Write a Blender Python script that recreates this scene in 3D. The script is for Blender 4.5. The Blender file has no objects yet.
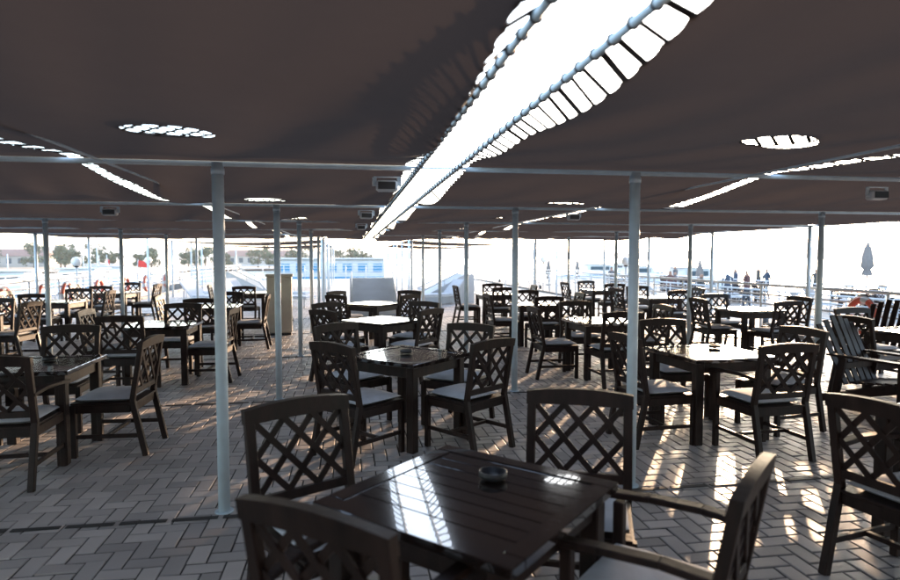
import bpy, bmesh, math, random
from mathutils import Vector, Matrix, noise
random.seed(7)
R = math.radians
scene = bpy.context.scene
col = scene.collection

# ------------------------------------------------------------------ materials
def mat(name, base, rough=0.6, metal=0.0, var=0.0, nscale=8.0, bump=0.0, bscale=60.0, spec=0.5, stretch=None, rv=0.12, coat=0.0):
    m = bpy.data.materials.new(name); m.use_nodes = True
    nt = m.node_tree; b = nt.nodes['Principled BSDF']
    b.inputs['Roughness'].default_value = rough
    b.inputs['Metallic'].default_value = metal
    b.inputs['Specular IOR Level'].default_value = spec
    b.inputs['Coat Weight'].default_value = coat
    b.inputs['Coat Roughness'].default_value = 0.03
    b.inputs['Coat IOR'].default_value = 1.7
    b.inputs['Base Color'].default_value = (*base, 1)
    tc = nt.nodes.new('ShaderNodeTexCoord')
    src = tc.outputs['Object']
    if stretch:
        mp = nt.nodes.new('ShaderNodeMapping'); mp.inputs['Scale'].default_value = stretch
        nt.links.new(src, mp.inputs['Vector']); src = mp.outputs['Vector']
    if var > 0:
        n = nt.nodes.new('ShaderNodeTexNoise'); n.inputs['Scale'].default_value = nscale
        n.inputs['Detail'].default_value = 6
        nt.links.new(src, n.inputs['Vector'])
        r = nt.nodes.new('ShaderNodeValToRGB')
        r.color_ramp.elements[0].position = 0.3; r.color_ramp.elements[1].position = 0.7
        r.color_ramp.elements[0].color = (*[c*(1-var) for c in base], 1)
        r.color_ramp.elements[1].color = (*[min(1, c*(1+var)) for c in base], 1)
        nt.links.new(n.outputs['Fac'], r.inputs['Fac'])
        nt.links.new(r.outputs['Color'], b.inputs['Base Color'])
        mr = nt.nodes.new('ShaderNodeMapRange')
        mr.inputs['To Min'].default_value = max(0.02, rough-rv); mr.inputs['To Max'].default_value = min(1, rough+rv)
        nt.links.new(n.outputs['Fac'], mr.inputs['Value']); nt.links.new(mr.outputs['Result'], b.inputs['Roughness'])
    if bump > 0:
        n2 = nt.nodes.new('ShaderNodeTexNoise'); n2.inputs['Scale'].default_value = bscale
        n2.inputs['Detail'].default_value = 4
        nt.links.new(src, n2.inputs['Vector'])
        bp = nt.nodes.new('ShaderNodeBump'); bp.inputs['Strength'].default_value = bump
        bp.inputs['Distance'].default_value = 0.01
        nt.links.new(n2.outputs['Fac'], bp.inputs['Height'])
        nt.links.new(bp.outputs['Normal'], b.inputs['Normal'])
    return m

M = {}
M['wood'] = mat('dark_wood', (0.020, 0.011, 0.009), 0.50, var=0.5, nscale=14, bump=0.15, bscale=40, stretch=(1, 1, 0.3), spec=0.22)
M['top'] = mat('varnished_wood', (0.014, 0.009, 0.008), 0.12, var=0.35, nscale=10, stretch=(1, 0.15, 1), rv=0.03, coat=1.0, spec=0.5)
M['cush'] = mat('cushion_fabric', (0.56, 0.58, 0.62), 0.9, var=0.08, nscale=12, bump=0.3, bscale=220)
M['pole'] = mat('painted_steel', (0.54, 0.64, 0.71), 0.38, var=0.1, nscale=6, bump=0.05)
M['white'] = mat('white_paint', (0.55, 0.57, 0.59), 0.45, var=0.08, nscale=3)
M['cream'] = mat('cream_paint', (0.50, 0.45, 0.36), 0.5, var=0.08, nscale=4)
M['blue'] = mat('blue_paint', (0.06, 0.24, 0.42), 0.4, var=0.1)
M['glass'] = mat('dark_window', (0.03, 0.06, 0.09), 0.08)
M['black'] = mat('black_plastic', (0.02, 0.02, 0.022), 0.45, var=0.1)
M['red'] = mat('red_orange_plastic', (0.50, 0.08, 0.04), 0.5, var=0.1)
M['concrete'] = mat('concrete', (0.26, 0.25, 0.24), 0.8, var=0.2, nscale=1.5, bump=0.2, bscale=15)
M['mortar'] = mat('mortar', (0.062, 0.058, 0.055), 0.95, var=0.2)
M['dark_strip'] = mat('dark_strip_finish', (0.035, 0.032, 0.032), 0.6, var=0.3)
M['rope'] = mat('rope', (0.35, 0.36, 0.38), 0.8, var=0.1)
M['sand'] = mat('sand', (0.30, 0.25, 0.19), 0.95, var=0.15, nscale=0.5)
M['lampglass'] = mat('opal_glass', (0.8, 0.8, 0.8), 0.25)
M['bark'] = mat('bark', (0.08, 0.06, 0.045), 0.9, var=0.3)
M['hill'] = mat('hazy_hill', (0.14, 0.17, 0.20), 1.0, var=0.15, nscale=0.01, spec=0.0)  # blue-grey distance haze is put into the base colour
M['plaster'] = mat('plaster', (0.36, 0.35, 0.33), 0.8, var=0.1, nscale=0.5)
M['roof'] = mat('roof_tile', (0.22, 0.13, 0.11), 0.8, var=0.2)
M['parasol'] = mat('parasol_cloth', (0.20, 0.19, 0.19), 0.9, var=0.1)
M['flag'] = mat('flag_cloth', (0.55, 0.06, 0.05), 0.9, var=0.1)

def leafmat():
    m = bpy.data.materials.new('foliage'); m.use_nodes = True
    nt = m.node_tree; b = nt.nodes['Principled BSDF']
    g = nt.nodes.new('ShaderNodeNewGeometry'); r = nt.nodes.new('ShaderNodeValToRGB')
    r.color_ramp.elements[0].color = (0.03, 0.055, 0.03, 1); r.color_ramp.elements[1].color = (0.08, 0.11, 0.06, 1)
    nt.links.new(g.outputs['Random Per Island'], r.inputs['Fac'])
    nt.links.new(r.outputs['Color'], b.inputs['Base Color']); b.inputs['Roughness'].default_value = 0.8
    return m
M['leaf'] = leafmat()

def pavermat():
    m = bpy.data.materials.new('paver_brick'); m.use_nodes = True
    nt = m.node_tree; b = nt.nodes['Principled BSDF']; L = nt.links.new
    g = nt.nodes.new('ShaderNodeNewGeometry'); r = nt.nodes.new('ShaderNodeValToRGB')
    e = r.color_ramp.elements
    e[0].color = (0.36, 0.325, 0.31, 1); e[1].color = (0.60, 0.54, 0.51, 1)
    k = e.new(0.5); k.color = (0.48, 0.435, 0.415, 1)
    L(g.outputs['Random Per Island'], r.inputs['Fac'])
    n = nt.nodes.new('ShaderNodeTexNoise'); n.inputs['Scale'].default_value = 0.9; n.inputs['Detail'].default_value = 8
    n3 = nt.nodes.new('ShaderNodeTexNoise'); n3.inputs['Scale'].default_value = 60; n3.inputs['Detail'].default_value = 4
    tc = nt.nodes.new('ShaderNodeTexCoord')
    L(tc.outputs['Object'], n.inputs['Vector']); L(tc.outputs['Object'], n3.inputs['Vector'])
    mr = nt.nodes.new('ShaderNodeMapRange'); mr.inputs['From Min'].default_value = 0.3; mr.inputs['From Max'].default_value = 0.7
    mr.inputs['To Min'].default_value = 0.70; mr.inputs['To Max'].default_value = 1.08
    L(n.outputs['Fac'], mr.inputs['Value'])
    mx = nt.nodes.new('ShaderNodeMix'); mx.data_type = 'RGBA'; mx.blend_type = 'MULTIPLY'; mx.inputs['Factor'].default_value = 1
    L(r.outputs['Color'], mx.inputs['A']); L(mr.outputs['Result'], mx.inputs['B'])
    L(mx.outputs['Result'], b.inputs['Base Color'])
    mr2 = nt.nodes.new('ShaderNodeMapRange'); mr2.inputs['To Min'].default_value = 0.34; mr2.inputs['To Max'].default_value = 0.62
    L(n.outputs['Fac'], mr2.inputs['Value']); L(mr2.outputs['Result'], b.inputs['Roughness'])
    bp = nt.nodes.new('ShaderNodeBump'); bp.inputs['Strength'].default_value = 0.35; bp.inputs['Distance'].default_value = 0.004
    L(n3.outputs['Fac'], bp.inputs['Height']); L(bp.outputs['Normal'], b.inputs['Normal'])
    return m
M['paver'] = pavermat()

def canopymat():
    m = bpy.data.materials.new('canopy_fabric'); m.use_nodes = True
    nt = m.node_tree; L = nt.links.new
    out = nt.nodes['Material Output']; b = nt.nodes['Principled BSDF']
    b.inputs['Roughness'].default_value = 0.85; b.inputs['Specular IOR Level'].default_value = 0.15
    tc = nt.nodes.new('ShaderNodeTexCoord')
    n = nt.nodes.new('ShaderNodeTexNoise'); n.inputs['Scale'].default_value = 1.3; n.inputs['Detail'].default_value = 8
    n.inputs['Roughness'].default_value = 0.6
    L(tc.outputs['Object'], n.inputs['Vector'])
    r = nt.nodes.new('ShaderNodeValToRGB'); r.color_ramp.elements[0].position = 0.3; r.color_ramp.elements[1].position = 0.75
    r.color_ramp.elements[0].color = (0.038, 0.030, 0.028, 1); r.color_ramp.elements[1].color = (0.074, 0.058, 0.054, 1)
    L(n.outputs['Fac'], r.inputs['Fac']); L(r.outputs['Color'], b.inputs['Base Color'])
    w = nt.nodes.new('ShaderNodeTexNoise'); w.inputs['Scale'].default_value = 260
    L(tc.outputs['Object'], w.inputs['Vector'])
    bp = nt.nodes.new('ShaderNodeBump'); bp.inputs['Strength'].default_value = 0.3; bp.inputs['Distance'].default_value = 0.003
    L(w.outputs['Fac'], bp.inputs['Height']); L(bp.outputs['Normal'], b.inputs['Normal'])
    t = nt.nodes.new('ShaderNodeBsdfTranslucent'); t.inputs['Color'].default_value = (0.038, 0.029, 0.026, 1)
    mx = nt.nodes.new('ShaderNodeMixShader'); mx.inputs['Fac'].default_value = 0.4
    L(b.outputs['BSDF'], mx.inputs[1]); L(t.outputs['BSDF'], mx.inputs[2]); L(mx.outputs['Shader'], out.inputs['Surface'])
    return m
M['canopy'] = canopymat()

def watermat():
    m = bpy.data.materials.new('water'); m.use_nodes = True
    nt = m.node_tree; b = nt.nodes['Principled BSDF']; L = nt.links.new
    b.inputs['Base Color'].default_value = (0.03, 0.11, 0.14, 1); b.inputs['Roughness'].default_value = 0.15
    tc = nt.nodes.new('ShaderNodeTexCoord'); n = nt.nodes.new('ShaderNodeTexNoise')
    n.inputs['Scale'].default_value = 1.2; n.inputs['Detail'].default_value = 6
    L(tc.outputs['Object'], n.inputs['Vector'])
    bp = nt.nodes.new('ShaderNodeBump'); bp.inputs['Strength'].default_value = 0.8; bp.inputs['Distance'].default_value = 0.12
    L(n.outputs['Fac'], bp.inputs['Height']); L(bp.outputs['Normal'], b.inputs['Normal'])
    return m
M['water'] = watermat()

# ------------------------------------------------------------------ mesh builder
class MB:
    def __init__(s, mats):
        s.bm = bmesh.new(); s.mats = mats
    def mi(s, k): return s.mats.index(k)
    def box(s, c, size, k, rot=None, bev=0.0):
        g = bmesh.ops.create_cube(s.bm, size=1.0)
        vs = g['verts']
        mt = Matrix.Translation(Vector(c)) @ ((rot.to_4x4()) if rot else Matrix.Identity(4)) @ Matrix.Diagonal((*size, 1))
        bmesh.ops.transform(s.bm, matrix=mt, verts=vs)
        fs = set(f for v in vs for f in v.link_faces)
        for f in fs: f.material_index = s.mi(k)
        if bev > 0:
            es = list(set(e for v in vs for e in v.link_edges))
            r = bmesh.ops.bevel(s.bm, geom=es, offset=bev, segments=1, affect='EDGES', profile=0.5)
            for f in r['faces']: f.material_index = s.mi(k)
    def beam(s, a, b, w, t, k, up=(0, 0, 1), bev=0.0):
        a = Vector(a); b = Vector(b); z = (b-a); L = z.length; z.normalize()
        u = Vector(up); x = u.cross(z)
        if x.length < 1e-4: x = Vector((1, 0, 0)).cross(z)
        x.normalize(); y = z.cross(x)
        rot = Matrix((x, y, z)).transposed()
        s.box((a+b)/2, (w, t, L), k, rot, bev)
    def cyl(s, a, b, r, k, seg=12, r2=None, smooth=True):
        a = Vector(a); b = Vector(b); z = (b-a); L = z.length
        q = Vector((0, 0, 1)).rotation_difference(z.normalized())
        g = bmesh.ops.create_cone(s.bm, cap_ends=True, segments=seg, radius1=r, radius2=r if r2 is None else r2, depth=L)
        mt = Matrix.Translation((a+b)/2) @ q.to_matrix().to_4x4()
        bmesh.ops.transform(s.bm, matrix=mt, verts=g['verts'])
        for f in set(f for v in g['verts'] for f in v.link_faces):
            f.material_index = s.mi(k)
            if smooth and len(f.verts) == 4: f.smooth = True
    def sph(s, c, r, k, sc=(1, 1, 1), seg=16):
        g = bmesh.ops.create_uvsphere(s.bm, u_segments=seg, v_segments=seg//2+1, radius=r)
        bmesh.ops.transform(s.bm, matrix=Matrix.Translation(Vector(c)) @ Matrix.Diagonal((*sc, 1)), verts=g['verts'])
        for f in set(f for v in g['verts'] for f in v.link_faces):
            f.material_index = s.mi(k); f.smooth = True
    def poly(s, pts, k, smooth=False):
        f = s.bm.faces.new([s.bm.verts.new(p) for p in pts]); f.material_index = s.mi(k); f.smooth = smooth
    def loft(s, rings, k, close=True, caps=True, smooth=True):
        vr = [[s.bm.verts.new(p) for p in r] for r in rings]
        n = len(vr[0])
        for i in range(len(vr)-1):
            for j in range(n if close else n-1):
                f = s.bm.faces.new((vr[i][j], vr[i][(j+1) % n], vr[i+1][(j+1) % n], vr[i+1][j]))
                f.material_index = s.mi(k); f.smooth = smooth
        if caps:
            for r in (vr[0], vr[-1]):
                try:
                    f = s.bm.faces.new(r); f.material_index = s.mi(k)
                except Exception: pass
    def torus(s, c, R_, r, k, rot=None, seg=28, mseg=8, alt=None, ry=None):
        rm = rot if rot else Matrix.Identity(3)
        ry = ry or R_
        vs = []
        for i in range(seg):
            a = 2*math.pi*i/seg; ring = []
            for j in range(mseg):
                t = 2*math.pi*j/mseg
                p = Vector(((R_+r*math.cos(t))*math.cos(a), (ry+r*math.cos(t))*math.sin(a), r*math.sin(t)))
                ring.append(s.bm.verts.new(Vector(c)+rm @ p))
            vs.append(ring)
        for i in range(seg):
            kk = alt if (alt and (i % 7) < 2) else k
            for j in range(mseg):
                f = s.bm.faces.new((vs[i][j], vs[(i+1) % seg][j], vs[(i+1) % seg][(j+1) % mseg], vs[i][(j+1) % mseg]))
                f.material_index = s.mi(kk); f.smooth = True
    def mesh(s, name):
        bmesh.ops.recalc_face_normals(s.bm, faces=s.bm.faces[:])
        me = bpy.data.meshes.new(name); s.bm.to_mesh(me); s.bm.free()
        for k in s.mats: me.materials.append(M[k])
        return me
    def obj(s, name, loc=(0, 0, 0), rz=0.0):
        return place(s.mesh(name), name, loc, rz)

def place(me, name, loc=(0, 0, 0), rz=0.0):
    o = bpy.data.objects.new(name, me); o.location = loc; o.rotation_euler = (0, 0, rz)
    col.objects.link(o); return o

# ------------------------------------------------------------------ deck floor
X0, X1, Y0, Y1 = -7.8, 8.7, -10.0, 46.0
b = MB(['mortar', 'concrete'])
b.box(((X0+X1)/2, (Y0+Y1)/2, -0.215), (X1-X0+0.5, Y1-Y0+0.5, 0.4), 'concrete')
b.box(((X0+X1)/2, (Y0+Y1)/2, -0.010), (X1-X0, Y1-Y0, 0.008), 'mortar')
b.box((X0-0.12, (Y0+Y1)/2, 0.03), (0.24, Y1-Y0, 0.12), 'concrete', bev=0.01)
b.box((X1+0.12, (Y0+Y1)/2, 0.03), (0.24, Y1-Y0, 0.12), 'concrete', bev=0.01)
b.obj('deck_floor')

ROWS = [0.9+3.1*i for i in range(-3, 7)]
verts = []; faces = []
c = 0.105; gap = 0.010
def brick(x0, y0, x1, y1):
    x0 += gap/2; y0 += gap/2; x1 -= gap/2; y1 -= gap/2
    dz = random.uniform(-0.0018, 0.0018); tx = random.gauss(0, 0.012); ty = random.gauss(0, 0.012)
    i = len(verts); e = 0.005
    mx_, my_ = (x0+x1)/2, (y0+y1)/2
    def z(x, y, h): return h+dz+tx*(x-mx_)+ty*(y-my_)
    for (x, y, h) in ((x0, y0, -0.012), (x1, y0, -0.012), (x1, y1, -0.012), (x0, y1, -0.012)):
        verts.append((x, y, h))
    for (x, y) in ((x0, y0), (x1, y0), (x1, y1), (x0, y1)):
        verts.append((x, y, z(x, y, -0.003)))
    for (x, y) in ((x0+e, y0+e), (x1-e, y0+e), (x1-e, y1-e), (x0+e, y1-e)):
        verts.append((x, y, z(x, y, 0.0)))
    for s_ in (0, 4):
        for j in range(4):
            k = (j+1) % 4
            faces.append((i+s_+j, i+s_+k, i+s_+4+k, i+s_+4+j))
    faces.append((i+8, i+9, i+10, i+11))
nx = int((X1-X0)/c); ny = int((34.0-Y0)/c)
for iy in range(ny):
    for ix in range(nx):
        k = (ix-iy) % 4
        x = X0+ix*c; y = Y0+iy*c
        if k == 0 and ix+1 < nx: brick(x, y, x+2*c, y+c)
        elif k == 3 and iy+1 < ny: brick(x, y, x+c, y+2*c)
me = bpy.data.meshes.new('brick_paving'); me.from_pydata(verts, [], faces); me.materials.append(M['paver'])
place(me, 'brick_paving')
b = MB(['paver'])
b.box(((X0+X1)/2, 40.0, -0.005), (X1-X0, 12.0, 0.01), 'paver')
b.obj('far_paving')
b = MB(['dark_strip'])  # thin dark dashed strips laid across the floor at the pole rows
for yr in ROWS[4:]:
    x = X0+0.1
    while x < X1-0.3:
        b.box((x+0.145, yr-0.09, 0.004), (0.27, 0.040, 0.006), 'dark_strip', bev=0.002)
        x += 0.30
b.obj('dark_floor_strips')

# ------------------------------------------------------------------ canopy
ZC = 2.2
YA, YB = -8.5, 19.5
HOLES = [(hx, 2.80+3.1*i) for hx in (-0.76, 2.13) for i in range(-3, 6)]
HX, HY = 0.19, 0.14
PITCH = 0.12
HL, HRR = 0.38, 0.78
def zc(x, y):
    t = ((y-0.9)/3.1) % 1.0
    s = -0.075*math.sin(math.pi*t)
    n = noise.noise(Vector((x*0.5, y*0.5, 1.3)))*0.10*math.sin(math.pi*t)
    n2 = noise.noise(Vector((x*2.6+y*0.9, y*0.8, 5.0)))*0.032
    return ZC+0.028+s+n+n2*(0.3+math.sin(math.pi*t))
def hd_(x, y, h): return math.hypot((x-h[0])/HX, (y-h[1])/HY)
def panel(name, xa, xb, holes):
    st = 0.07; fine = abs(xa) < 2
    nxx = max(2, int(round((xb-xa)/st))); nyy = int(round((YB-YA)/(PITCH/4 if fine else 0.075)))
    bm = bmesh.new(); grid = []
    for j in range(nyy+1):
        row = []
        for i in range(nxx+1):
            x = xa+(xb-xa)*i/nxx; y = YA+(YB-YA)*j/nyy
            if i in (0, nxx) and fine:
                sc = abs(math.sin(math.pi*(y-YA)/PITCH))
                x += (0.012 if i == 0 else -0.012)*sc+noise.noise(Vector((y*1.7, i, 2)))*0.012
            row.append(bm.verts.new((x, y, zc(x, y))))
        grid.append(row)
    rem = []
    for j in range(nyy):
        for i in range(nxx):
            f = bm.faces.new((grid[j][i], grid[j][i+1], grid[j+1][i+1], grid[j+1][i])); f.smooth = True
            cc = f.calc_center_median()
            if any(hd_(cc.x, cc.y, h) < 1 for h in holes): rem.append(f)
    bmesh.ops.delete(bm, geom=rem, context='FACES')
    for v in bm.verts:
        for h in holes:
            d = hd_(v.co.x, v.co.y, h)
            if d < 1.5 and v.is_boundary:
                v.co.x = h[0]+(v.co.x-h[0])/d; v.co.y = h[1]+(v.co.y-h[1])/d
                v.co.z = zc(v.co.x, v.co.y)
    me = bpy.data.meshes.new(name); bm.to_mesh(me); bm.free(); me.materials.append(M['canopy'])
    return place(me, name)
BANDS = [(-7.7, -1.68), (-1.60, HL), (HRR, 2.97), (3.05, 8.6)]
for xa, xb in BANDS:
    panel('fabric_canopy', xa, xb, [h for h in HOLES if xa < h[0] < xb])
b = MB(['canopy'])
for hx, hy in HOLES:
    z = zc(hx, hy)
    b.torus((hx, hy, z), HX, 0.004, 'canopy', seg=24, mseg=6, ry=HY)
    for sgn in (1, -1):
        d = Vector((math.cos(R(48)), sgn*math.sin(R(48)), 0)); n_ = Vector((-d.y, d.x, 0))
        for q in range(-4, 5):
            o = n_*(q*0.074+0.02)
            A = (d.x/HX)**2+(d.y/HY)**2; B = 2*(o.x*d.x/HX**2+o.y*d.y/HY**2); C = (o.x/HX)**2+(o.y/HY)**2-1
            D = B*B-4*A*C
            if D <= 0: continue
            t0, t1 = (-B-math.sqrt(D))/(2*A), (-B+math.sqrt(D))/(2*A)
            cc = Vector((hx, hy, z+0.001*sgn))
            if t1-t0 > 0.02: b.beam(cc+o+d*t0, cc+o+d*t1, 0.018, 0.002, 'canopy')
b.obj('vent_netting')
b = MB(['rope', 'canopy'])
n = int((YB-YA)/PITCH)
PL, PR = 0.45, 0.70
for i in range(1, n):
    y = YA+PITCH*i
    for (xh, xp) in ((HL, PL), (HRR, PR)):
        sx = (0.016 if xp > xh else -0.016); za = zc(xh, y)
        b.beam((xh-sx, y, za+0.003), (xp, y+random.uniform(-.018, .018), ZC+0.016), random.uniform(0.018, 0.036), 0.004, 'canopy')
        b.torus((xp, y, ZC), 0.016, 0.004, 'canopy', rot=Matrix.Rotation(R(90), 3, 'X'), seg=10, mseg=4)
y = YA+.05; i = 0
while y < YB:
    for (xh, xp) in ((-1.68, -1.60), (2.97, 3.05)):
        b.beam((xh-0.012, y, zc(xh, y)+0.002), (xp+.012, y+0.03*(1 if i % 2 else -1), zc(xp, y)+0.002), random.uniform(0.022, 0.034), 0.003, 'canopy')
    y += 0.105; i += 1
b.obj('canopy_lacing')
b = MB(['pole'])
for x in (PL, PR): b.cyl((x, YA, ZC), (x, YB, ZC), 0.013, 'pole')
for x in (2.7, -1.4): b.cyl((x, YA, ZC-0.03), (x, YB, ZC-0.03), 0.008, 'pole', seg=8)
for x in (-7.72, 8.62): b.cyl((x, YA, ZC), (x, YB, ZC), 0.02, 'pole')
for yr in ROWS:
    b.cyl((-7.7, yr, ZC-0.006), (0.40, yr, ZC-0.006), 0.016, 'pole')
    b.cyl((0.76, yr, ZC-0.006), (8.6, yr, ZC-0.006), 0.016, 'pole')
    b.cyl((0.40, yr, ZC-0.002), (0.76, yr, ZC-0.002), 0.007, 'pole')
b.obj('canopy_frame')
b = MB(['pole'])
b.cyl((0, 0, 0.008), (0, 0, ZC-0.0), 0.036, 'pole', seg=24)
b.cyl((0, 0, 0.0), (0, 0, 0.008), 0.058, 'pole', seg=24)
b.cyl((0, 0, ZC-0.07), (0, 0, ZC-0.035), 0.040, 'pole', seg=24)
pm = b.mesh('canopy_pole')
for yr in ROWS:
    if yr > 1 or yr < -1:
        for x in (-0.80, 1.95, -4.55, 6.05, -7.55, 8.45): place(pm, 'canopy_pole', (x, yr, 0))
b = MB(['black', 'white', 'pole'])
b.box((0, 0, 0), (0.15, 0.09, 0.075), 'white', bev=0.015)
b.box((0, -0.048, 0), (0.12, 0.006, 0.05), 'black')
b.beam((-0.085, 0, 0), (-0.085, 0, 0.06), 0.008, 0.03, 'pole'); b.beam((0.085, 0, 0), (0.085, 0, 0.06), 0.008, 0.03, 'pole')
b.box((0, 0, 0.062), (0.18, 0.03, 0.006), 'pole')
sm = b.mesh('ceiling_speaker')
for p in ((0.26, 4.3), (4.15, 4.3), (-2.6, 7.3), (0.2, 7.4), (2.75, 7.3), (0.2, 10.4), (-5.0, 7.3)):
    place(sm, 'ceiling_speaker', (p[0], p[1], ZC-0.09), R(random.uniform(-10, 10)))

b = MB(['pole', 'canopy'])
for (ya, yb) in ((23.0, 29.0), (31.0, 40.0)):
    for (xa, xb) in ((-7.0, -1.0), (2.2, 8.0)):
        n = 8
        pts = [[(xa+(xb-xa)*i/n, ya+(yb-ya)*j/n, 2.25-0.12*math.sin(math.pi*i/n)) for i in range(n+1)] for j in range(n+1)]
        b.loft(pts, 'canopy', close=False, caps=False)
        for x in (xa, xb):
            for yy in (ya, (ya+yb)/2, yb): b.cyl((x, yy, 0), (x, yy, 2.26), 0.035, 'pole')
b.obj('far_awning')

# ------------------------------------------------------------------ railings
def railing(name, a, b_, h=1.0, rails=4, sp=1.55):
    a = Vector(a); e = Vector(b_); d = e-a; n = max(1, int(round(d.length/sp)))
    m = MB(['white', 'pole'])
    for i in range(n+1):
        p = a+d*i/n
        m.cyl(p, p+Vector((0, 0, h)), 0.026, 'white', seg=8)
    for k in range(rails):
        z = h-(h-0.15)*k/(rails)
        r = 0.032 if k == 0 else 0.018
        m.cyl(a+Vector((0, 0, z)), e+Vector((0, 0, z)), r, 'white', seg=8)
    return m.obj(name)
railing('deck_railing', (-7.75, -10, 0.08), (-7.75, 46, 0.08), h=0.95)
railing('deck_railing', (8.65, -10, 0.08), (8.65, 46, 0.08), h=0.95)
railing('deck_railing', (-7.7, 46, 0.0), (8.6, 46, 0.0), h=1.0)
b = MB(['plaster', 'glass', 'white', 'cream'])
b.box((0.45, -11.5, 1.45), (15.5, 2.8, 2.9), 'plaster', bev=0.03)
for i in range(6):
    if i == 3: continue
    b.box((-5.6+2.4*i, -10.09, 1.55), (1.7, 0.06, 1.2), 'white'); b.box((-5.6+2.4*i, -10.05, 1.55), (1.5, 0.04, 1.0), 'glass')
b.box((1.6, -10.08, 1.05), (1.0, 0.08, 2.1), 'cream', bev=0.01)
b.obj('deckhouse')

# ------------------------------------------------------------------ furniture
def chair_mesh(arms):
    b = MB(['wood', 'cush'])
    W = 0.26
    def bk(u, z):
        return Vector((u, 0.02-(z-0.45)*0.17, z))
    for s_ in (-1, 1):
        x = s_*(W-0.022)
        b.beam((x, -0.075, 0), (x, 0.02, 0.46), 0.042, 0.044, 'wood', up=(0, 1, 0), bev=0.004)
        b.beam((x, 0.02, 0.45), bk(x, 0.90), 0.044, 0.038, 'wood', up=(0, 1, 0), bev=0.004)
        b.beam((x, 0.47, 0), (x, 0.47, 0.64 if arms else 0.43), 0.042, 0.042, 'wood', up=(0, 1, 0), bev=0.004)
        b.box((x, 0.245, 0.395), (0.026, 0.42, 0.065), 'wood', bev=0.003)
        b.box((x, 0.215, 0.17), (0.022, 0.48, 0.032), 'wood', bev=0.003)
        if arms:
            pts = [Vector((x, -0.03, 0.665)), Vector((x*1.04, 0.15, 0.68)), Vector((x*1.08, 0.35, 0.672)), Vector((x*1.08, 0.52, 0.655))]
            for p, q in zip(pts, pts[1:]): b.beam(p, q+(q-p)*0.02, 0.055, 0.026, 'wood', bev=0.004)
    b.box((0, 0.47, 0.395), (0.435, 0.026, 0.065), 'wood', bev=0.003)
    b.box((0, 0.018, 0.395), (0.435, 0.026, 0.065), 'wood', bev=0.003)
    b.box((0, 0.22, 0.172), (0.45, 0.03, 0.026), 'wood', bev=0.003)
    b.box((0, 0.245, 0.434), (0.48, 0.50, 0.016), 'wood', bev=0.003)
    n = 10; g = []
    for sgn in (1, -1):
        rows = []
        for j in range(n+1):
            row = []
            for i in range(n+1):
                u, v = 2*i/n-1, 2*j/n-1
                e = (1-abs(u)**6)*(1-abs(v)**6)
                row.append(b.bm.verts.new((u*0.228, 0.258+v*0.222, 0.468+sgn*0.026*e**0.45+(0.008*(1-u*u)*(1-v*v) if sgn > 0 else 0))))
            rows.append(row)
        for j in range(n):
            for i in range(n):
                f = b.bm.faces.new((rows[j][i], rows[j][i+1], rows[j+1][i+1], rows[j+1][i])); f.material_index = 1; f.smooth = True
    n = 10; rings = []
    for i in range(n+1):
        u = -W-0.004+(2*W+0.008)*i/n; cr = 0.020*(1-(2*i/n-1)**2)
        lo, hi = bk(u, 0.868+cr*0.3), bk(u, 0.932+cr)
        yb = 0.021
        rings.append([lo+Vector((0, -yb, 0)), lo+Vector((0, yb, 0)), hi+Vector((0, yb, 0)), hi+Vector((0, -yb, 0))])
    b.loft(rings, 'wood', smooth=False)
    z0, z1 = 0.545, 0.875
    b.box(bk(0, z0-0.02), (0.44, 0.026, 0.045), 'wood', bev=0.003)
    w2 = W-0.042; H = z1-z0; slope = 1.12
    step = 2*w2/3.0
    for sg in (1, -1):
        for k in range(-8, 9):
            cpos = -w2+step*k
            u_a, u_b = cpos, cpos+H/slope
            ua, ub = max(u_a, -w2), min(u_b, w2)
            if ub-ua > 0.02:
                za, zb = z0+slope*(ua-cpos), z0+slope*(ub-cpos)
                off = Vector((0, 0.0045*sg, 0))
                b.beam(bk(sg*ua, za)+off, bk(sg*ub, zb)+off, 0.029, 0.010, 'wood', up=(0, 1, 0.17))
    return b.mesh('dining_chair')
CH = chair_mesh(False); CHA = chair_mesh(True)

def table_mesh(S=0.82):
    b = MB(['wood', 'top'])
    t = 0.034; z = 0.75-t/2
    fr = 0.075
    for s_ in (-1, 1):
        b.box((s_*(S/2-fr/2), 0, z), (fr, S, t), 'top', bev=0.004)
        b.box((0, s_*(S/2-fr/2), z-0.0006), (S-2*fr-0.004, fr, t), 'top', bev=0.003)
    n = 8; ww = (S-2*fr)/n
    for i in range(n):
        b.box((-S/2+fr+ww*(i+.5), 0, z-0.002+random.uniform(-.0005, .0005)), (ww-0.004, S-2*fr-0.004, t-0.006), 'top', bev=0.002)
    b.box((0, 0, z-0.017), (S-2*fr+0.02, S-2*fr+0.02, 0.006), 'wood')
    for sx in (-1, 1):
        for sy in (-1, 1):
            b.box((sx*(S/2-0.075), sy*(S/2-0.075), 0.358), (0.075, 0.075, 0.715), 'wood', bev=0.006)
    for s_ in (-1, 1):
        b.box((s_*(S/2-0.07), 0, 0.665), (0.025, S-0.22, 0.09), 'wood', bev=0.003)
        b.box((0, s_*(S/2-0.07), 0.665), (S-0.22, 0.025, 0.09), 'wood', bev=0.003)
    return b.mesh('dining_table')
TB = table_mesh()
def table(x, y, a=0): return place(TB, 'dining_table', (x, y, 0), R(a))
def chair(x, y, facing, arms=False): return place(CHA if arms else CH, 'dining_chair', (x, y, 0), R(facing-90))
J = lambda s: random.uniform(-s, s)

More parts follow.
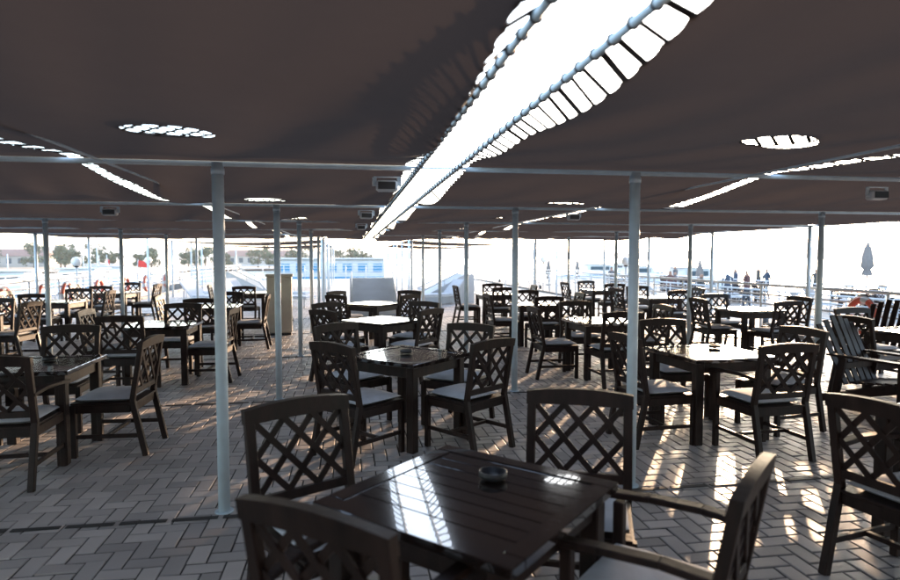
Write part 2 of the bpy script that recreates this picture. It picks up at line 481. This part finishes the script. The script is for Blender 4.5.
table(0.44, 2.19, 45)
chair(-0.22, 2.90, -60); chair(1.12, 2.87, -113)
chair(-0.07, 1.69, 52, True); chair(1.22, 1.77, 134, True)
table(0.50, 5.45, 45)
chair(-0.10, 4.90, 40); chair(1.12, 4.90, 127); chair(1.17, 6.02, -128); chair(-0.10, 6.25, -52)
for yy in (8.5, 11.6):
    table(0.44, yy, 45+J(5))
    chair(-0.25+J(.08), yy-.58+J(.05), 43+J(9)); chair(1.07+J(.08), yy-.6+J(.05), 131+J(9)); chair(1.1+J(.08), yy+.6+J(.05), -130+J(9)); chair(-0.25+J(.08), yy+.65+J(.05), -50+J(9))
table(3.25, 5.15, 4); chair(3.36, 4.30, 94, True); chair(4.22, 5.2, -172); chair(3.35, 6.12, -93); chair(2.42, 5.0, 4)
table(3.4, 7.95, 2); chair(2.5, 7.95, 0); chair(3.3, 7.1, 92); chair(4.3, 8.0, 180); chair(3.4, 8.85, -90)
for yy in (11.0, 14.2):
    table(3.4, yy, J(5)); chair(2.5+J(.08), yy+J(.08), J(9)); chair(3.4+J(.08), yy-.88+J(.06), 90+J(9)); chair(4.3+J(.08), yy+J(.06), 180+J(9)); chair(3.5+J(.08), yy+.9+J(.08), -92+J(9))
table(3.42, 2.75, 8); chair(2.50, 2.48, 12, True)
for yy in (6.2, 9.3, 12.4, 15.5):
    table(6.6, yy, J(6))
    chair(5.7, yy+J(.1), J(8)); chair(6.6, yy-.88, 90+J(8)); chair(7.5, yy, 180+J(8)); chair(6.6, yy+.9, -90+J(8))
table(-2.55, 5.45, 1); chair(-1.72, 5.5, 178); chair(-2.42, 4.62, 92, True); chair(-2.72, 6.5, -88); chair(-3.45, 5.5, 3)
table(-2.40, 8.45, 0); chair(-1.58, 8.4, 176); chair(-2.6, 7.55, 88); chair(-2.4, 9.35, -92); chair(-3.3, 8.5, 0)
table(-2.35, 11.4, 2); chair(-1.5, 11.3, 182); chair(-2.4, 10.5, 93); chair(-2.3, 12.3, -88); chair(-3.25, 11.4, 0)
table(-2.4, 15.6, 0); chair(-1.5, 15.6, 180); chair(-2.4, 14.7, 88); chair(-3.3, 15.6, 4)
for yy in (7.0, 10.1, 13.2, 16.3):
    table(-5.7, yy, J(6))
    chair(-4.8, yy, 180+J(8)); chair(-5.7, yy-.9, 90+J(8)); chair(-6.6, yy, J(8)); chair(-5.7, yy+.9, -90+J(8))

def ashtray(x, y):
    b = MB(['black'])
    n = 24
    prof = [(0.0, 0.0), (0.045, 0.0), (0.054, 0.005), (0.056, 0.027), (0.050, 0.029), (0.045, 0.010), (0.0, 0.008)]
    rings = [[(max(r, 1e-4)*math.cos(2*math.pi*i/n), max(r, 1e-4)*math.sin(2*math.pi*i/n), z) for i in range(n)] for r, z in prof]
    b.loft(rings, 'black', caps=False)
    return b.obj('ashtray', (x, y, 0.751))
ashtray(0.55, 2.31); ashtray(0.5, 5.5); ashtray(3.45, 5.35); ashtray(-2.5, 5.6)

def slat_chair():
    b = MB(['wood'])
    for i in range(6):
        x = -0.24+0.096*i; h = 1.0-0.10*abs(i-2.5)/2.5
        b.beam((x, 0.0, 0.30), (x*1.12, -0.30, h), 0.075, 0.016, 'wood', up=(0, 1, 0), bev=0.003)
    for i in range(6):
        b.box((0, 0.08+0.085*i, 0.33+0.012*i), (0.52, 0.07, 0.018), 'wood', bev=0.003)
    for s_ in (-1, 1):
        b.beam((s_*.27, 0.55, 0), (s_*.27, 0.55, 0.58), 0.03, 0.08, 'wood', up=(0, 1, 0))
        b.beam((s_*.27, -0.12, 0), (s_*.27, -0.02, 0.58), 0.03, 0.07, 'wood', up=(0, 1, 0))
        b.beam((s_*.30, -0.15, 0.60), (s_*.30, 0.62, 0.60), 0.11, 0.022, 'wood', bev=0.004)
        b.beam((s_*.245, -0.3, 0.1), (s_*.245, 0.58, 0.36), 0.022, 0.08, 'wood')
    b.box((0, -0.06, 0.48), (0.56, 0.03, 0.06), 'wood')
    return b.mesh('garden_chair')
SC = slat_chair()
for (x, y, f) in ((5.3, 5.6, -75), (7.7, 7.8, 200), (-6.9, 8.6, 10), (-7.0, 11.6, -10)):
    place(SC, 'garden_chair', (x, y, 0), R(f-90))

# ------------------------------------------------------------------ things along the deck
b = MB(['cream', 'white', 'black'])
b.box((0, 0, 0.63), (0.50, 0.45, 1.16), 'cream', bev=0.015)
b.box((0, 0, 1.235), (0.55, 0.50, 0.05), 'cream', bev=0.01)
for s_ in (-1, 1):
    b.box((s_*0.12, -0.231, 0.63), (0.22, 0.014, 1.00), 'cream', bev=0.004)
    b.cyl((s_*0.04, -0.25, 0.62), (s_*0.04, -0.25, 0.74), 0.008, 'black', seg=8)
b.box((0, 0, 0.02), (0.46, 0.41, 0.04), 'black')
b.obj('serving_cabinet', (-1.45, 13.2, 0), R(4))
def hatch(x, y, rz, w=1.4):
    b = MB(['white', 'glass', 'blue'])
    prof = [(0, 0), (1.8, 0), (1.8, 0.25), (0.35, 1.0), (0, 1.0)]
    b.loft([[(-w/2, p[0], p[1]) for p in prof], [(w/2, p[0], p[1]) for p in prof]], 'white', smooth=False)
    b.box((0, -0.006, 0.5), (w*0.6, 0.02, 0.9), 'blue'); b.box((0, -0.02, 0.7), (w*0.35, 0.012, 0.3), 'glass')
    for s_ in (-1, 1):
        b.cyl((s_*(w/2-.05), 0.35, 1.18), (s_*(w/2-.05), 1.8, 0.45), 0.02, 'white', seg=8)
        for t in (0, 0.5, 1): b.cyl((s_*(w/2-.05), 0.35+1.45*t, 1.0-0.75*t-0.02), (s_*(w/2-.05), 0.35+1.45*t, 1.18-0.73*t), 0.014, 'white', seg=6)
    b.obj('companionway_hatch', (x, y, 0), R(rz))
hatch(4.3, 22.0, 95); hatch(0.65, 18.6, 180, 1.3); hatch(-5.2, 27, -95)
RINGS = [(8.58, 9.1, 0.62)]+[(-7.68, yy, 0.62) for yy in (10.6, 11.5, 12.9, 14.2, 15.2, 17.0, 18.3, 20.5, 22.8, 25.0, 27.6)]
for (x, y, z) in RINGS:
    b = MB(['red', 'white', 'rope'])
    b.torus((0, 0, 0), 0.27, 0.055, 'red', rot=Matrix.Rotation(R(90), 3, 'Y'), alt='white')
    b.torus((0, 0, 0), 0.335, 0.008, 'rope', rot=Matrix.Rotation(R(90), 3, 'Y'), mseg=5)
    b.obj('life_ring', (x, y, z))
b = MB(['white', 'lampglass', 'black'])
b.cyl((0, 0, 0), (0, 0, 1.22), 0.028, 'white'); b.cyl((0, 0, 1.22), (0, 0, 1.27), 0.06, 'black'); b.sph((0, 0, 1.39), 0.14, 'lampglass', seg=20)
gm = b.mesh('globe_lamp')
for (x, y) in ((8.75, 18.5), (8.75, 27), (-7.9, 14.0), (-7.9, 19.5), (-7.9, 26)):
    place(gm, 'globe_lamp', (x, y, 0.09))

# ------------------------------------------------------------------ water, dock, shore
b = MB(['water'])
S = 6000
b.poly([(-S, -S, -1.6), (S, -S, -1.6), (S, S, -1.6), (-S, S, -1.6)], 'water')
b.obj('water')
def dock(x0, y0, x1, y1, z=-0.7):
    b = MB(['concrete', 'white', 'black'])
    b.box(((x0+x1)/2, (y0+y1)/2, z-0.3), (x1-x0, y1-y0, 0.6), 'concrete', bev=0.03)
    yy = y0+2
    while yy < y1:
        b.cyl((x0+.4, yy, z), (x0+.4, yy, z+.35), 0.1, 'black'); yy += 6
    b.obj('floating_dock')
dock(13.0, 4, 26, 60); dock(-17.5, 10, -15, 70)
railing('dock_railing', (13.1, 4, -0.7), (13.1, 60, -0.7), h=1.25, rails=5, sp=1.3)
railing('dock_railing', (17.0, 14, -0.7), (26, 14, -0.7), h=1.2, rails=5, sp=1.3)
railing('dock_railing', (19.0, 14, -0.7), (19, 50, -0.7), h=1.2, rails=5, sp=1.3)
railing('dock_railing', (-15.1, 10, -0.7), (-15.1, 70, -0.7), h=1.3, rails=5)
railing('dock_railing', (-17.4, 10, -0.7), (-17.4, 70, -0.7), h=1.3, rails=5)

def parasol(x, y, z, closed=True, h=2.6):
    b = MB(['parasol', 'pole', 'concrete'])
    b.cyl((0, 0, 0), (0, 0, h+.12), 0.04, 'parasol', seg=10); b.cyl((0, 0, 0), (0, 0, 0.1), 0.28, 'concrete', seg=16)
    n = 24
    if closed:
        prof = [(0.045, h), (0.10, h-.2), (0.18, h-.7), (0.24, h-1.15), (0.13, h-1.3), (0.22, h-1.6)]
        rings = [[(r*(1+.25*math.cos(8*2*math.pi*i/n))*math.cos(2*math.pi*i/n), r*(1+.25*math.cos(8*2*math.pi*i/n))*math.sin(2*math.pi*i/n), zz) for i in range(n)] for r, zz in prof]
    else:
        prof = [(0.02, h), (0.6, h-.2), (1.25, h-.5), (1.26, h-.65)]
        rings = [[(r*math.cos(2*math.pi*i/n), r*math.sin(2*math.pi*i/n), zz-0.05*abs(math.sin(4*2*math.pi*i/n))*r) for i in range(n)] for r, zz in prof]
    b.loft(rings, 'parasol', caps=False)
    b.obj('parasol', (x, y, z))
parasol(24.9, 26.2, -0.7, True, 3.0)
for (x, y, c_) in ((24.5, 40, 1), (20, 52, 1), (16, 48, 1)):
    parasol(x, y, -0.7, bool(c_), 2.1)
b = MB(['white', 'cush'])
b.box((0, 0.2, 0.30), (0.62, 1.3, 0.05), 'white', bev=0.01); b.beam((0, 0.85, 0.31), (0, 1.35, 0.82), 0.6, 0.05, 'cush', up=(0, 1, 0))
b.box((0, 0.2, 0.35), (0.56, 1.25, 0.05), 'cush', bev=0.015)
b.beam((-.24, 1.25, 0.0), (-.24, 1.2, 0.64), 0.03, 0.03, 'white', up=(0, 1, 0)); b.beam((.24, 1.25, 0.0), (.24, 1.2, 0.64), 0.03, 0.03, 'white', up=(0, 1, 0))
for sx in (-.26, .26):
    for sy in (-.35, .75): b.cyl((sx, sy, 0), (sx, sy, 0.28), 0.02, 'white', seg=8)
lm = b.mesh('sun_lounger')
for i in range(16):
    place(lm, 'sun_lounger', (16+random.random()*8, 16+i*2.4, -0.7), R(random.choice((80, 100, -90))+J(10)))
for (x, y, a) in ((-1.6, 20.2, 60), (-2.9, 20.4, 64), (-4.2, 20.7, 58), (-1.8, 22.6, 62), (-3.2, 22.9, 60), (-4.6, 23.0, 66), (2.6, 20.4, -60), (3.2, 24.5, -64)):
    place(lm, 'sun_lounger', (x, y, 0), R(a))
for i in range(12):
    x = 20.0+random.random()*5; y = 15.5+i*2.6
    place(TB, 'dining_table', (x, y, -0.7), R(J(20)))
    for a in (0, 90, 180, 270): place(CH, 'dining_chair', (x+.9*math.cos(R(a)), y+.9*math.sin(R(a)), -0.7), R(a+180-90+J(10)))

def boat(x, y, rz, L=9, cabin=True, mast=False, flag=False):
    b = MB(['white', 'blue', 'glass', 'pole', 'flag'])
    n = 14; rings = []
    for i in range(n+1):
        t = i/n; w = L*0.16*(1-max(0, (t-0.35)/0.65)**2.3)*(0.9+0.1*min(1, t*4))+0.02
        sh = 0.9+0.55*t*t
        y_ = -L/2+L*t
        rings.append([(-w, y_, sh), (-w*0.96, y_, sh*0.5), (-w*0.7, y_, -0.2), (0, y_, -0.5+0.4*t), (w*0.7, y_, -0.2), (w*0.96, y_, sh*0.5), (w, y_, sh), (0, y_, sh+0.04)])
    b.loft(rings, 'white')
    for s_ in (-1, 1):
        for i in range(n-1):
            p, q = Vector(rings[i][6]), Vector(rings[i+1][6]); p.x *= s_; q.x *= s_
            b.beam(p+Vector((0, 0, -.06)), q+Vector((0, 0, -.06)), 0.05, 0.09, 'blue')
    if cabin:
        w = L*0.11
        b.loft([[(-w, -L*.2, .95), (w, -L*.2, .95), (w*.9, -L*.18, 2.3), (-w*.9, -L*.18, 2.3)], [(-w*.9, L*.2, 1.05), (w*.9, L*.2, 1.05), (w*.75, L*.1, 2.25), (-w*.75, L*.1, 2.25)]], 'white', smooth=False)
        for s_ in (-1, 1):
            b.box((s_*w*0.955, -L*.04, 1.78), (0.05, L*.22, 0.42), 'glass')
        b.box((0, -L*.05, 2.33), (w*2.1, L*.36, 0.07), 'white', bev=0.02)
        b.cyl((0, -L*.05, 2.35), (0, -L*.05, 3.4), 0.03, 'pole', seg=8)
    if mast: b.cyl((0, 0.3, 1), (0, 0.3, L*0.8), 0.06, 'pole', seg=8); b.cyl((0, 0.2, 1.9), (0, -L*.4, 1.9), 0.05, 'white', seg=8)
    if flag:
        b.cyl((0, -L*.47, .9), (0, -L*.5, 3.0), 0.02, 'pole', seg=6)
        pts = [[(0.03*math.sin(i*1.3)+0.0, -L*.5-0.12*i, z-0.02*i) for i in range(7)] for z in (2.95, 2.45)]
        b.loft(pts, 'flag', close=False, caps=False)
    b.obj('moored_boat', (x, y, -1.6), R(rz))
for (x, y, a, L, cb, ms) in ((-21, 22, 85, 9, 1, 0), (-22, 28, 92, 10, 1, 0), (-21, 35, 88, 8, 1, 0), (-22, 43, 90, 11, 1, 1), (-21, 52, 88, 9, 1, 0), (-23, 62, 95, 10, 1, 1), (-13, 58, 10, 8, 1, 0),
                           (-30, 80, 30, 12, 1, 0), (30, 50, -80, 10, 1, 0), (31, 62, -85, 9, 1, 0), (32, 75, -95, 11, 1, 0), (42, 90, 70, 12, 1, 0)):
    boat(x, y, a, L, cb, ms, flag=(x < 0 and int(y) % 4 == 0))

b = MB(['white', 'blue', 'glass', 'concrete'])
b.box((0, 0, -1.05), (16, 8, 1.1), 'concrete')
b.box((0, 0, 0.45), (9, 5, 1.9), 'white', bev=0.03)
b.box((0, 0, 1.46), (9.6, 5.6, 0.12), 'white', bev=0.02)
for i in range(7):
    b.box((-3.9+1.3*i, -2.515, 0.65), (0.95, 0.06, 0.9), 'white'); b.box((-3.9+1.3*i, -2.55, 0.68), (0.78, 0.05, 0.72), 'blue')
b.box((0, -2.52, -0.2), (9.02, 0.05, 0.22), 'blue')
b.obj('harbour_pavilion', (-1.5, 56, 0))

def shore(name, pts, z=-1.2, k='sand'):
    b = MB([k]); b.poly([(x, y, z) for x, y in pts], k); return b.obj(name)
shore('far_shore', [(-400, 150), (-60, 118), (0, 160), (-40, 400), (-300, 1200), (-900, 1200), (-900, 150)])
def building(x, y, w, d, floors, rz=0):
    b = MB(['plaster', 'glass', 'roof', 'white'])
    H = floors*3.0
    b.box((0, 0, H/2), (w, d, H), 'plaster')
    rings = [[(-w/2-.4, -d/2-.4, H), (w/2+.4, -d/2-.4, H), (w/2+.4, d/2+.4, H), (-w/2-.4, d/2+.4, H)], [(-w/2+2, -.3, H+2), (w/2-2, -.3, H+2), (w/2-2, .3, H+2), (-w/2+2, .3, H+2)]]
    b.loft(rings, 'roof', smooth=False)
    n = int(w/2.6)
    for f in range(floors):
        for i in range(n):
            xx = -w/2+w*(i+.5)/n
            b.box((xx, -d/2-.02, f*3+1.7), (1.2, 0.1, 1.5), 'glass'); b.box((xx, -d/2-.06, f*3+.88), (1.4, 0.16, 0.1), 'white')
    b.obj('shore_building', (x, y, -1.2), R(rz))
for i, (x, y, w, f) in enumerate(((-132, 205, 18, 1), (-94, 190, 22, 1), (-28, 205, 24, 1))):
    building(x, y, w, 10, f, J(12))

bm = bmesh.new()
def tree(x, y, h, z0=-1.2):
    n = 7
    prev = None
    for i in range(4):
        t = i/3; r = 0.28*(1-.6*t)*h/8
        ring = [bm.verts.new((x+r*math.cos(2*math.pi*k/n)+.3*t, y+r*math.sin(2*math.pi*k/n), z0+h*.55*t)) for k in range(n)]
        if prev:
            for k in range(n):
                f = bm.faces.new((prev[k], prev[(k+1) % n], ring[(k+1) % n], ring[k])); f.material_index = 1
        prev = ring
    for cidx in range(12):
        a = random.random()*6.28; rr = random.random()*h*.45
        cx, cy, cz = x+rr*math.cos(a), y+rr*math.sin(a), z0+h*(.25+.6*random.random())
        cr = h*random.uniform(.12, .2)
        for _ in range(45):
            v = Vector((random.gauss(0, 1), random.gauss(0, 1), random.gauss(0, .8))).normalized()*cr*random.uniform(.5, 1.1)
            p = Vector((cx, cy, cz))+v; s = random.uniform(.2, .45)
            u = Vector((random.gauss(0, 1), random.gauss(0, 1), random.gauss(0, 1))).normalized(); w = u.orthogonal().normalized()
            f = bm.faces.new([bm.verts.new(p+u*s), bm.verts.new(p+w*s*.6), bm.verts.new(p-u*s), bm.verts.new(p-w*s*.6)]); f.material_index = 0
for i in range(64):
    x = -260+i*4.2+J(2)
    tree(x, 150+abs(x)*.12+random.uniform(-4, 24), random.uniform(3.5, 7))
me = bpy.data.meshes.new('shore_trees'); bm.to_mesh(me); bm.free(); me.materials.append(M['leaf']); me.materials.append(M['bark'])
place(me, 'shore_trees')

def hills(name, dist, a0, a1, hmax, seed):
    bm = bmesh.new(); rows = []
    n = 160
    for j in range(6):
        row = []
        for i in range(n+1):
            a = R(a0+(a1-a0)*i/n); d = dist*(1+0.12*j)
            prof = 0.35+0.65*abs(noise.noise(Vector((i*.035, seed, 0))))*2+0.15*noise.noise(Vector((i*.2, seed, 3)))
            edge = min(1, i/20, (n-i)/20)
            hh = hmax*prof*edge*math.sin(math.pi/2*j/5)+hmax*.05*noise.noise(Vector((i*.3, j*.8, seed)))
            row.append(bm.verts.new((d*math.sin(a), d*math.cos(a), -2+max(0, hh))))
        rows.append(row)
    for j in range(5):
        for i in range(n):
            f = bm.faces.new((rows[j][i], rows[j][i+1], rows[j+1][i+1], rows[j+1][i])); f.smooth = True
    me = bpy.data.meshes.new(name); bm.to_mesh(me); bm.free(); me.materials.append(M['hill']); place(me, name)
hills('hills', 900, -60, 30, 32, 2.0)
hills('hills', 950, 15, 75, 30, 9.0)

def haze():
    m = bpy.data.materials.new('sea_haze'); m.use_nodes = True; nt = m.node_tree
    nt.nodes.remove(nt.nodes['Principled BSDF'])
    v = nt.nodes.new('ShaderNodeVolumeScatter'); v.inputs['Density'].default_value = 0.0006; v.inputs['Anisotropy'].default_value = 0.3
    v.inputs['Color'].default_value = (0.85, 0.93, 1, 1)
    nt.links.new(v.outputs['Volume'], nt.nodes['Material Output'].inputs['Volume'])
    bm = bmesh.new(); g = bmesh.ops.create_cube(bm, size=1.0)
    bmesh.ops.transform(bm, matrix=Matrix.Translation((0, 2040, 10)) @ Matrix.Diagonal((5000, 3940, 23, 1)), verts=bm.verts)
    me = bpy.data.meshes.new('sea_haze'); bm.to_mesh(me); bm.free(); me.materials.append(m); place(me, 'sea_haze')
haze()

# ------------------------------------------------------------------ people (far off on the dock)
def person(x, y, z, rz, swing=0.12, h=1.72):
    k = h/1.72
    V = []; Rr = []; E = []
    def v(p, r, parent=None):
        V.append(Vector(p)*k); Rr.append((r*k, r*k)); i = len(V)-1
        if parent is not None: E.append((parent, i))
        return i
    pel = v((0, 0, .93), .125)
    wa = v((0, .0, 1.08), .115, pel); chs = v((0, .01, 1.28), .135, wa); nb = v((0, 0, 1.43), .07, chs)
    nk = v((0, .01, 1.50), .05, nb); hd = v((0, .015, 1.60), .088, nk); v((0, .01, 1.67), .08, hd); v((0, .10, 1.60), .018, hd)
    for s_ in (-1, 1):
        sh = v((s_*.18, 0, 1.40), .058, nb); el = v((s_*.23, s_*swing*.6, 1.13), .042, sh); wr = v((s_*.24, s_*swing*1.4+.05, .88), .028, el)
        hnd = v((s_*.24, s_*swing*1.6+.06, .81), .032, wr)
        for q in range(4):
            f1 = v((s_*.245, s_*swing*1.6+.035+q*.018, .75-.004*(q in (1, 2))), .009, hnd); v((s_*.235, s_*swing*1.6+.035+q*.018, .71), .008, f1)
        v((s_*.23, s_*swing*1.6+.115, .78), .010, hnd)
        hp = v((s_*.09, 0, .88), .10, pel); kn = v((s_*.10, -s_*swing*.8+.02, .50), .065, hp); an = v((s_*.10, -s_*swing*1.4-.02, .09), .042, kn); v((s_*.11, -s_*swing*1.4+.13, .035), .035, an)
    me = bpy.data.meshes.new('person'); me.from_pydata(V, E, [])
    o = place(me, 'person', (x, y, z), R(rz))
    sk = o.modifiers.new('skin', 'SKIN'); sk.use_smooth_shade = True
    for i, r in enumerate(Rr): me.skin_vertices[0].data[i].radius = r
    me.skin_vertices[0].data[0].use_root = True
    ss = o.modifiers.new('sub', 'SUBSURF'); ss.levels = 1; ss.render_levels = 1
    m = bpy.data.materials.new('clothed_figure'); m.use_nodes = True; nt = m.node_tree; bs = nt.nodes['Principled BSDF']; bs.inputs['Roughness'].default_value = .85
    tc = nt.nodes.new('ShaderNodeTexCoord'); sp = nt.nodes.new('ShaderNodeSeparateXYZ'); mr = nt.nodes.new('ShaderNodeMath'); mr.operation = 'DIVIDE'; mr.inputs[1].default_value = 1.8
    cr = nt.nodes.new('ShaderNodeValToRGB'); cr.color_ramp.interpolation = 'CONSTANT'; e = cr.color_ramp.elements
    e[0].position = 0; e[0].color = (.03, .03, .03, 1); e[1].position = .05; e[1].color = (.04, .045, .06, 1)
    c1 = random.choice(((.10, .05, .05, 1), (.12, .12, .13, 1), (.05, .07, .11, 1), (.06, .06, .06, 1)))
    for p_, c_ in ((.53, c1), (.83, (.30, .18, .13, 1)), (.925, (.02, .015, .012, 1))):
        q = e.new(p_); q.color = c_
    nt.links.new(tc.outputs['Object'], sp.inputs[0]); nt.links.new(sp.outputs['Z'], mr.inputs[0]); nt.links.new(mr.outputs[0], cr.inputs['Fac']); nt.links.new(cr.outputs['Color'], bs.inputs['Base Color'])
    me.materials.append(m)
for (x, y, rz, s_) in ((14.2, 25.5, 120, .12), (14.8, 26.2, -60, .04), (20.5, 30, 200, .15), (15.2, 34, 10, .1), (21.6, 29, 80, .12), (22.5, 33, 30, .05), (18, 27, 150, .1), (21.5, 38, 20, .1), (24, 33, -40, .1), (13.9, 22.6, 200, .1), (17.2, 24.4, 20, .06), (18.4, 31, 60, .1), (22.8, 27, -20, .08)):
    person(x, y, -0.7, rz, s_, random.uniform(1.66, 1.86))

# ------------------------------------------------------------------ light, sky, camera
EL, AZ = 7.4, 34.0
w = bpy.data.worlds.new('World'); scene.world = w; w.use_nodes = True
nt = w.node_tree; bg = nt.nodes['Background']
sky = nt.nodes.new('ShaderNodeTexSky'); sky.sky_type = 'NISHITA'; sky.sun_disc = False
sky.sun_elevation = R(EL); sky.sun_rotation = R(AZ); sky.dust_density = 1.5; sky.air_density = 1.0; sky.ozone_density = 2.0
hs = nt.nodes.new('ShaderNodeHueSaturation'); hs.inputs['Saturation'].default_value = 0.65
nt.links.new(sky.outputs['Color'], hs.inputs['Color'])
mx = nt.nodes.new('ShaderNodeMix'); mx.data_type = 'RGBA'; mx.blend_type = 'MULTIPLY'; mx.inputs['Factor'].default_value = 1
mx.inputs['B'].default_value = (0.97, 1.0, 1.06, 1)
nt.links.new(hs.outputs['Color'], mx.inputs['A'])
nt.links.new(mx.outputs['Result'], bg.inputs['Color']); bg.inputs['Strength'].default_value = 1.5
sd = bpy.data.lights.new('sun', 'SUN'); sd.energy = 17; sd.angle = R(0.7); sd.color = (1.0, 0.68, 0.43)
so = bpy.data.objects.new('sun', sd); col.objects.link(so)
S_ = Vector((math.sin(R(AZ))*math.cos(R(EL)), math.cos(R(AZ))*math.cos(R(EL)), math.sin(R(EL))))
so.rotation_euler = S_.to_track_quat('Z', 'Y').to_euler(); so.location = (20, 30, 15)

cd = bpy.data.cameras.new('camera'); co = bpy.data.objects.new('camera', cd); col.objects.link(co)
cd.lens = 24.5; cd.sensor_width = 36; cd.clip_end = 12000; cd.clip_start = 0.05
co.location = (0, 0, 1.62); co.rotation_euler = (R(90-3.1), 0, R(-9.3))
cd.dof.use_dof = True; cd.dof.focus_distance = 6.0; cd.dof.aperture_fstop = 1.8
scene.camera = co
scene.view_settings.view_transform = 'Standard'; scene.view_settings.look = 'None'
scene.view_settings.exposure = 0; scene.view_settings.gamma = 1
